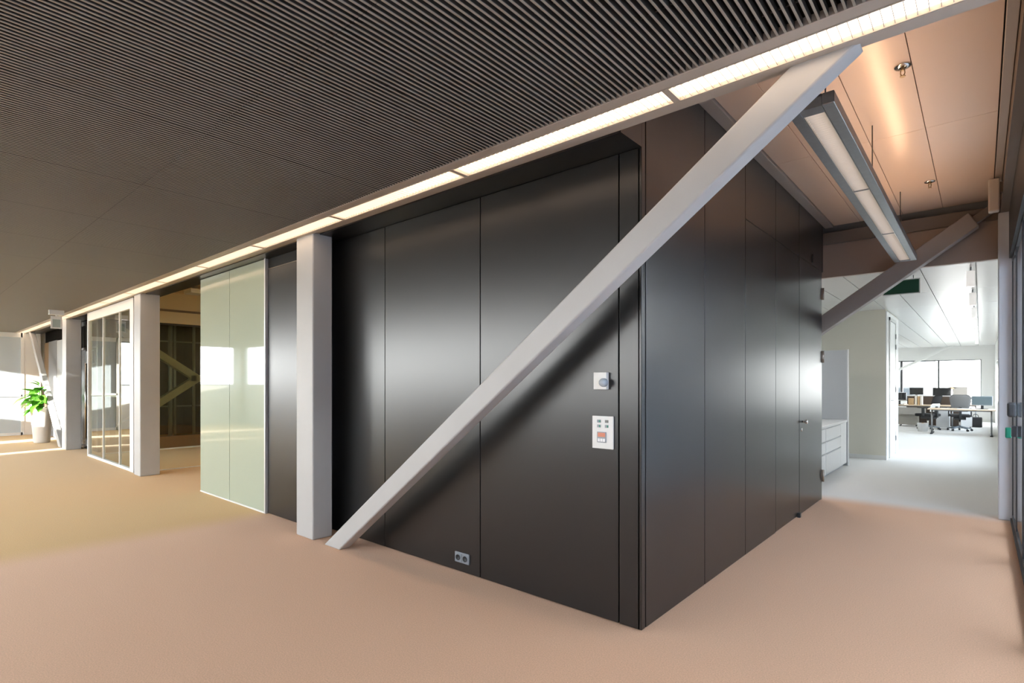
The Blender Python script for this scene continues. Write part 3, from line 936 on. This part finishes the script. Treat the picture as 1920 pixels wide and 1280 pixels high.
for x, y, h, ang, tilt, sc in spots:
    cyl(stem, (PXc + x * 0.2, PYc + y * 0.2, 0.80), (PXc + x, PYc + y, h), 0.006, 0.004, 6)
    if proto is None:
        proto = obj('leaf', leaf_bm(), 'leaf', pp, local=True)
        lo = proto
    else:
        lo = inst(proto, pp, (0, 0, 0))
    lo.location = (x, y, h)
    lo.rotation_euler = Euler((tilt, rng.uniform(-0.4, 0.4), ang - math.pi / 2), 'XYZ')
    lo.scale = (sc, sc, sc)
obj('stem', stem, 'leaf', pp)
for k, (dx, dy, h, an, ti) in enumerate(((-0.22, -0.20, 1.10, 3.6, -0.5), (-0.10, -0.28, 1.16, 4.2, -0.4))):
    lo = obj('leaf', leaf_bm(0.36, 0.09), 'leaf_pale', pp, local=True)
    lo.location = (dx, dy, h)
    lo.rotation_euler = Euler((ti, 0.1, an - math.pi / 2), 'XYZ')
    lo['label'] = 'pale drooping leaf'
    obj('stem', cyl(new(), (PXc + dx * 0.2, PYc + dy * 0.2, 0.80), (PXc + dx, PYc + dy, h), 0.006, 0.004, 6), 'leaf_pale', pp)

# ------------------------------------------------------------------ office furniture
cab = thing('drawer_cabinet', 'white low drawer cabinet at the office entrance', 'cabinet', (-0.6, 7.3, 0))
obj('body', B(-1.15, -0.305, 5.4, 8.33, 0.05, 0.79), 'white_gloss', cab)
obj('worktop', B(-1.16, -0.275, 5.4, 8.36, 0.79, 0.83, bev=0.003), 'white_gloss', cab)
obj('toe_kick', B(-1.1, -0.34, 5.4, 8.33, 0.0, 0.05), 'plastic_grey', cab)
for a, b in ((5.42, 6.60), (6.62, 7.80)):
    for z0, z1 in ((0.06, 0.385), (0.40, 0.575), (0.59, 0.785)):
        d = obj('drawer', B(-0.305, -0.282, a, b, z0, z1, bev=0.002, seg=1), 'white_gloss', cab)
        obj('grip_slot', B(-0.283, -0.279, a + 0.05, b - 0.02, z1 - 0.014, z1 - 0.004), 'plastic_grey', d)
obj('filler_panel', B(-0.305, -0.285, 7.82, 8.33, 0.06, 0.785), 'white_gloss', cab)
dvp = thing('divider_panel', 'tall grey divider with white edge standing at the end of the drawer cabinet', 'divider', (-0.7, 8.43, 0))
obj('board', B(-1.19, -0.283, 8.375, 8.42, 0.0, 2.09), mat('divider_grey', (0.50, 0.53, 0.56), 0.2), dvp)
obj('edge', B(-0.282, -0.262, 8.37, 8.425, 0.0, 2.10), 'white_gloss', dvp)

for i, y in enumerate((6.1,)):  # lamp added out of sight to brighten the office entrance
    t = thing('ceiling_light', 'square white ceiling panel light above the drawer cabinet', 'ceiling light', (-0.80, y, ZC))
    fb = new()
    box(fb, -1.12, -0.48, y - 0.32, y + 0.32, ZC - 0.012, ZC - 0.001)
    obj('frame', fb, 'white', t)
    obj('diffuser', B(-1.09, -0.51, y - 0.29, y + 0.29, ZC - 0.016, ZC - 0.012), 'led_panel', t)
# pendant spots
for i in range(7):
    y = 5.75 + 2.15 * i
    t = thing('spot_light', '%s white cylinder spotlight from the office entrance' % ORD[i], 'ceiling light', (1.45, y, ZC - 0.2), 0, 'white cylinder spotlights in the office')
    obj('stem', cyl(new(), (1.45, y, ZC - 0.05), (1.45, y, ZC), 0.008, n=8), 'plastic_grey', t)
    cb2 = cyl(new(), (1.45, y, ZC - 0.24), (1.45, y, ZC - 0.05), 0.042, n=20)
    obj('body', cb2, 'spot_body', t)
    obj('lens', cyl(new(), (1.45, y, ZC - 0.243), (1.45, y, ZC - 0.238), 0.034, n=16), mat('spot_lens', (1, .95, .9), 0.4, emit=(1, 0.9, 0.8), estr=2.0), t)

def desk(label, x0, x1, y0, y1, feet=True):
    t = thing('desk', label, 'desk', ((x0 + x1) / 2, (y0 + y1) / 2, 0), 0, 'office desks')
    obj('desktop', B(x0, x1, y0, y1, 0.715, 0.74, bev=0.003, seg=1), 'wood', t)
    obj('frame_rail', B(x0 + 0.1, x1 - 0.1, (y0 + y1) / 2 - 0.03, (y0 + y1) / 2 + 0.03, 0.67, 0.715), 'alu', t)
    for x in (x0 + 0.09, x1 - 0.09):
        lb = new()
        ym = (y0 + y1) / 2
        cyl(lb, (x, ym - 0.12, 0.715), (x, ym - 0.30, 0.03), 0.018, n=10)
        cyl(lb, (x, ym - 0.05, 0.715), (x, ym + 0.02, 0.03), 0.016, n=10)
        obj('leg', lb, 'alu', t)
        obj('foot', B(x - 0.03, x + 0.03, y0 + 0.02, y1 - 0.02, 0.0, 0.03, bev=0.004), 'plastic_dark', t)
    return t
desk('birch desk nearest the viewer in the office, in front of the mesh chair', 0.36, 1.86, 16.95, 17.85)
desk('birch desk row behind the mesh chair with dark screen along its back', -1.30, 0.92, 19.75, 20.75)
desk('farthest birch desk row behind the dark brown screen', -0.60, 1.50, 21.2, 22.1)
ds = thing('desk_screen', 'long dark brown divider screen standing between the desk rows', 'screen', (0.2, 20.95, 0))
obj('board', B(-0.45, 0.98, 20.93, 20.96, 0.0, 1.02), 'wood_dark', ds)
obj('top_rail', B(-0.45, 0.98, 20.92, 20.97, 1.02, 1.05), 'alu_light', ds)

def monitor(label, x, y, rz, wd, hg, zc, mscreen='screen_dark', back='plastic_dark', ztop=0.74):
    t = thing('monitor', label, 'monitor', (x, y, ztop), rz, 'desk monitors')
    z = zc - ztop
    obj('casing', box(new(), -wd / 2, wd / 2, -0.02, 0.02, z - hg / 2, z + hg / 2, bev=0.006), back, t, local=True)
    obj('screen', box(new(), -wd / 2 + 0.018, wd / 2 - 0.018, -0.024, -0.019, z - hg / 2 + 0.02, z + hg / 2 - 0.018), mscreen, t, local=True)
    obj('neck', box(new(), -0.03, 0.03, 0.02, 0.06, 0.01, z), 'plastic_dark', t, local=True)
    obj('stand', box(new(), -0.13, 0.13, -0.08, 0.12, 0.0, 0.012, bev=0.003), 'plastic_dark', t, local=True)
monitor('silver framed monitor at the left end of the desk row', -0.60, 20.15, R(4), 0.40, 0.29, 1.02, 'screen_dark', 'alu_light')
monitor('black monitor standing left behind the dark brown screen', -0.22, 21.45, R(0), 0.40, 0.25, 1.19)
monitor('wide black monitor standing in the middle behind the dark brown screen', 0.50, 21.40, R(0), 0.50, 0.28, 1.18)
monitor('grey backed monitor in front of the bright far window', 0.99, 21.85, R(0), 0.40, 0.30, 1.20, 'monitor_grey', 'monitor_grey')
monitor('lit widescreen monitor at the right end of the nearest desk', 1.57, 17.50, R(-6), 0.46, 0.27, 0.98, 'screen_on', 'plastic_grey')
lp = thing('desk_lamp', 'small desk lamp with brown dome shade behind the middle monitor', 'lamp', (0.74, 21.72, 0.74))
obj('shade', lathe(new(), [(0.0, 1.34), (0.05, 1.335), (0.09, 1.30), (0.10, 1.27), (0.095, 1.27), (0.0, 1.30)], 0.74, 21.72, 18), 'cardboard', lp)
obj('stem', cyl(new(), (0.74, 21.72, 0.75), (0.74, 21.72, 1.30), 0.012, n=8), 'plastic_dark', lp)
obj('base', cyl(new(), (0.74, 21.72, 0.74), (0.74, 21.72, 0.76), 0.08, n=16), 'plastic_dark', lp)

def chair_root(label, loc, rz, mback, mlow=None):
    t = thing('office_chair', label, 'chair', loc, rz, 'office swivel chairs')
    # curved backrest (sitter faces +y, back at y=-.26)
    def shell(z0, z1, w0, w1, lean0, lean1, th=0.03):
        b = new()
        n, mrow = 8, 6
        front, back = [], []
        for j in range(mrow + 1):
            v = j / mrow
            z = z0 + (z1 - z0) * v
            wd = w0 + (w1 - w0) * math.sin(v * math.pi / 2)
            if v > 0.8: wd *= 1 - 0.25 * ((v - 0.8) / 0.2) ** 2
            yb = lean0 + (lean1 - lean0) * v
            front.append([b.verts.new((wd * (i / n - 0.5), yb + 0.25 * (wd * (i / n - 0.5)) ** 2 * 2.2, z)) for i in range(n + 1)])
        for a, c in zip(front, front[1:]):
            for i in range(n):
                f = b.faces.new((a[i], a[i + 1], c[i + 1], c[i]))
                f.smooth = True
        bmesh.ops.solidify(b, geom=list(b.faces), thickness=th)
        return b
    if mlow is None:
        obj('backrest', shell(0.60, 1.13, 0.36, 0.54, -0.22, -0.30), mback, t, local=True)
    else:
        obj('backrest', shell(0.58, 0.84, 0.40, 0.46, -0.20, -0.26), mlow, t, local=True)
        obj('headrest', shell(0.85, 1.10, 0.46, 0.44, -0.26, -0.33), mback, t, local=True)
    obj('back_bar', box(new(), -0.03, 0.03, -0.29, -0.20, 0.40, 0.75, bev=0.006), 'plastic_dark', t, local=True)
    obj('seat', box(new(), -0.25, 0.25, -0.24, 0.26, 0.43, 0.52, bev=0.035, seg=3), 'fabric_black', t, local=True)
    obj('mechanism', box(new(), -0.14, 0.14, -0.18, 0.14, 0.35, 0.43, bev=0.01), 'plastic_dark', t, local=True)
    for s in (-1, 1):
        a = new()
        box(a, s * 0.27 - 0.018, s * 0.27 + 0.018, -0.06, 0.02, 0.44, 0.70, bev=0.006)
        box(a, s * 0.27 - 0.035, s * 0.27 + 0.035, -0.14, 0.14, 0.69, 0.715, bev=0.01)
        obj('armrest', a, 'plastic_dark', t, local=True)
    obj('gas_lift', cyl(new(), (0, 0, 0.12), (0, 0, 0.36), 0.025, n=12), 'chrome', t, local=True)
    for i in range(5):
        a = 2 * math.pi * i / 5 + 0.3
        c, s_ = math.cos(a), math.sin(a)
        leg = obj('base_leg', cyl(new(), (0.02 * c, 0.02 * s_, 0.13), (0.30 * c, 0.30 * s_, 0.075), 0.026, 0.016, 10), 'blue_grey', t, local=True)
        w_ = new()
        cyl(w_, (0.30 * c - 0.022 * s_, 0.30 * s_ + 0.022 * c, 0.031), (0.30 * c + 0.022 * s_, 0.30 * s_ - 0.022 * c, 0.031), 0.031, n=14)
        obj('caster', w_, 'plastic_dark', leg, local=True)
    return t
chair_root('grey mesh backed swivel chair between the two desk rows', (1.05, 18.9, 0), R(4), 'mesh_grey')
chair_root('black and white backed swivel chair turned sideways beside the bin', (0.27, 18.75, 0), R(62), 'fabric_black', 'white')

bn = thing('waste_bin', 'round white waste bin on the office floor', 'bin', (0.19, 17.95, 0))
obj('bucket', lathe(new(), [(0.0, 0.0), (0.125, 0.0), (0.145, 0.25), (0.15, 0.255), (0.138, 0.25), (0.12, 0.02), (0.0, 0.02)], 0.19, 17.95, 24), 'white_gloss', bn)
obj('waste', lathe(new(), [(0.136, 0.22), (0.10, 0.245), (0.05, 0.25), (0.0, 0.265)], 0.19, 17.95, 14), 'cardboard', bn)
def pedestal(label, x, y, wd, hg, dp_, m):
    t = thing('drawer_pedestal', label, 'pedestal', (x, y, 0), 0, 'mobile drawer pedestals')
    obj('body', B(x - wd / 2, x + wd / 2, y - dp_ / 2, y + dp_ / 2, 0.06, hg, bev=0.004), m, t)
    for k in range(3):
        z0 = 0.07 + k * (hg - 0.08) / 3
        obj('drawer', B(x - wd / 2 + 0.01, x + wd / 2 - 0.01, y - dp_ / 2 - 0.012, y - dp_ / 2, z0, z0 + (hg - 0.08) / 3 - 0.01), m, t)
    for sx in (-1, 1):
        for sy in (-1, 1):
            obj('caster', cyl(new(), (x + sx * (wd / 2 - 0.05) - 0.012, y + sy * (dp_ / 2 - 0.06), 0.03), (x + sx * (wd / 2 - 0.05) + 0.012, y + sy * (dp_ / 2 - 0.06), 0.03), 0.03, n=10), 'plastic_dark', t)
pedestal('white drawer pedestal left of the mesh chair', 0.62, 19.45, 0.34, 0.60, 0.45, 'white_gloss')
pedestal('white drawer pedestal right of the mesh chair', 1.18, 20.3, 0.30, 0.58, 0.45, 'white_gloss')
pedestal('grey drawer pedestal under the left desk row', -0.35, 20.25, 0.55, 0.48, 0.5, mat('pedestal_grey', (0.36, 0.34, 0.30), 0.5))
cs = obj('modesty_panel', B(-1.0, 0.15, 19.83, 19.86, 0.42, 0.66, bev=0.003), mat('modesty_grey', (0.38, 0.36, 0.33), 0.5))
tag(cs, 'grey modesty panel fixed under the left desk row', 'panel')
bg_ = thing('bag', 'dark bag standing on the floor below the bright window', 'bag', (1.42, 21.0, 0))
bb = new()
box(bb, 1.24, 1.58, 20.9, 21.08, 0.0, 0.34, bev=0.03, seg=3)
obj('sack', bb, 'fabric_black', bg_)
hb = new()
for s in (0, 1):
    pts = [(1.33, 20.94 + s * 0.1, 0.33), (1.35, 20.94 + s * 0.1, 0.41), (1.41, 20.94 + s * 0.1, 0.44), (1.47, 20.94 + s * 0.1, 0.41), (1.49, 20.94 + s * 0.1, 0.33)]
    for a, b in zip(pts, pts[1:]):
        cyl(hb, a, b, 0.008, n=6)
obj('handle', hb, 'fabric_black', bg_)
bx = thing('cardboard_box', 'brown cardboard box beside the silver framed monitor', 'box', (-0.36, 20.15, 0.74))
obj('carton', B(-0.34, -0.20, 20.0, 20.25, 0.741, 0.96, bev=0.002), 'cardboard', bx)
obj('flap', B(-0.34, -0.20, 19.965, 20.0, 0.93, 0.945), 'cardboard', bx)
for i in range(3):
    o = obj('binder', B(-0.17 + i * 0.075, -0.11 + i * 0.075, 20.1, 20.36, 0.741, 1.03, bev=0.002), ['paper', 'cardboard', 'paper'][i])
    tag(o, ['cream binder standing right beside the cardboard box', 'brown binder between two cream binders on the desk', 'cream binder at the right of the brown binder'][i], 'binder', 'binders on the desk row')
kb = thing('keyboard', 'pale keyboard on the nearest desk before the lit monitor', 'keyboard', (1.25, 17.2, 0.74))
obj('case', B(1.02, 1.44, 17.10, 17.24, 0.7405, 0.755, bev=0.003), 'white_gloss', kb)
keys = new()
for r in range(4):
    for c in range(12):
        box(keys, 1.035 + c * 0.033, 1.035 + c * 0.033 + 0.027, 17.115 + r * 0.029, 17.115 + r * 0.029 + 0.023, 0.755, 0.760)
o = obj('keys', keys, 'plastic_white', kb)
o['kind'] = 'stuff'
# office brace seen in front of the far windows
o = obj('diagonal_brace', prism(new(), [(-3.05, 0.98), (0.56, 2.917), (0.735, 2.917), (-3.05, 0.89)], 24.2, 24.35, 'Y', bev=0.004), 'white')
tag(o, 'thin white diagonal brace before the far office windows', 'brace', 'diagonal steel braces')

# ------------------------------------------------------------------ outside
def ext(name, bm, m, label):
    o = obj(name, bm, m)
    o['kind'] = 'structure'
    o['label'] = label
    return o
ext('trim_13', B(-150, 150, -150, 150, -8.2, -8.0), 'ext_ground', 'open ground far below outside')
ext('wall_outside', B(-4.4, 45, -38, -30, -8.0, 8.5), 'ext_wall', 'pale neighbouring building outside the window side')  # unseen block added to keep the sun out of nearer hall windows
ext('wall_outside.001', B(-60, -16, -75, -68, -8.0, 1.6), 'ext_tan', 'low brown building far outside the window side')
ext('wall_outside.002', B(-16, -1.09, 40, 50, -8.0, 5.0), mat('outside_blue_grey', (0.024, 0.030, 0.033), 0.6), 'pale building outside the far office window')
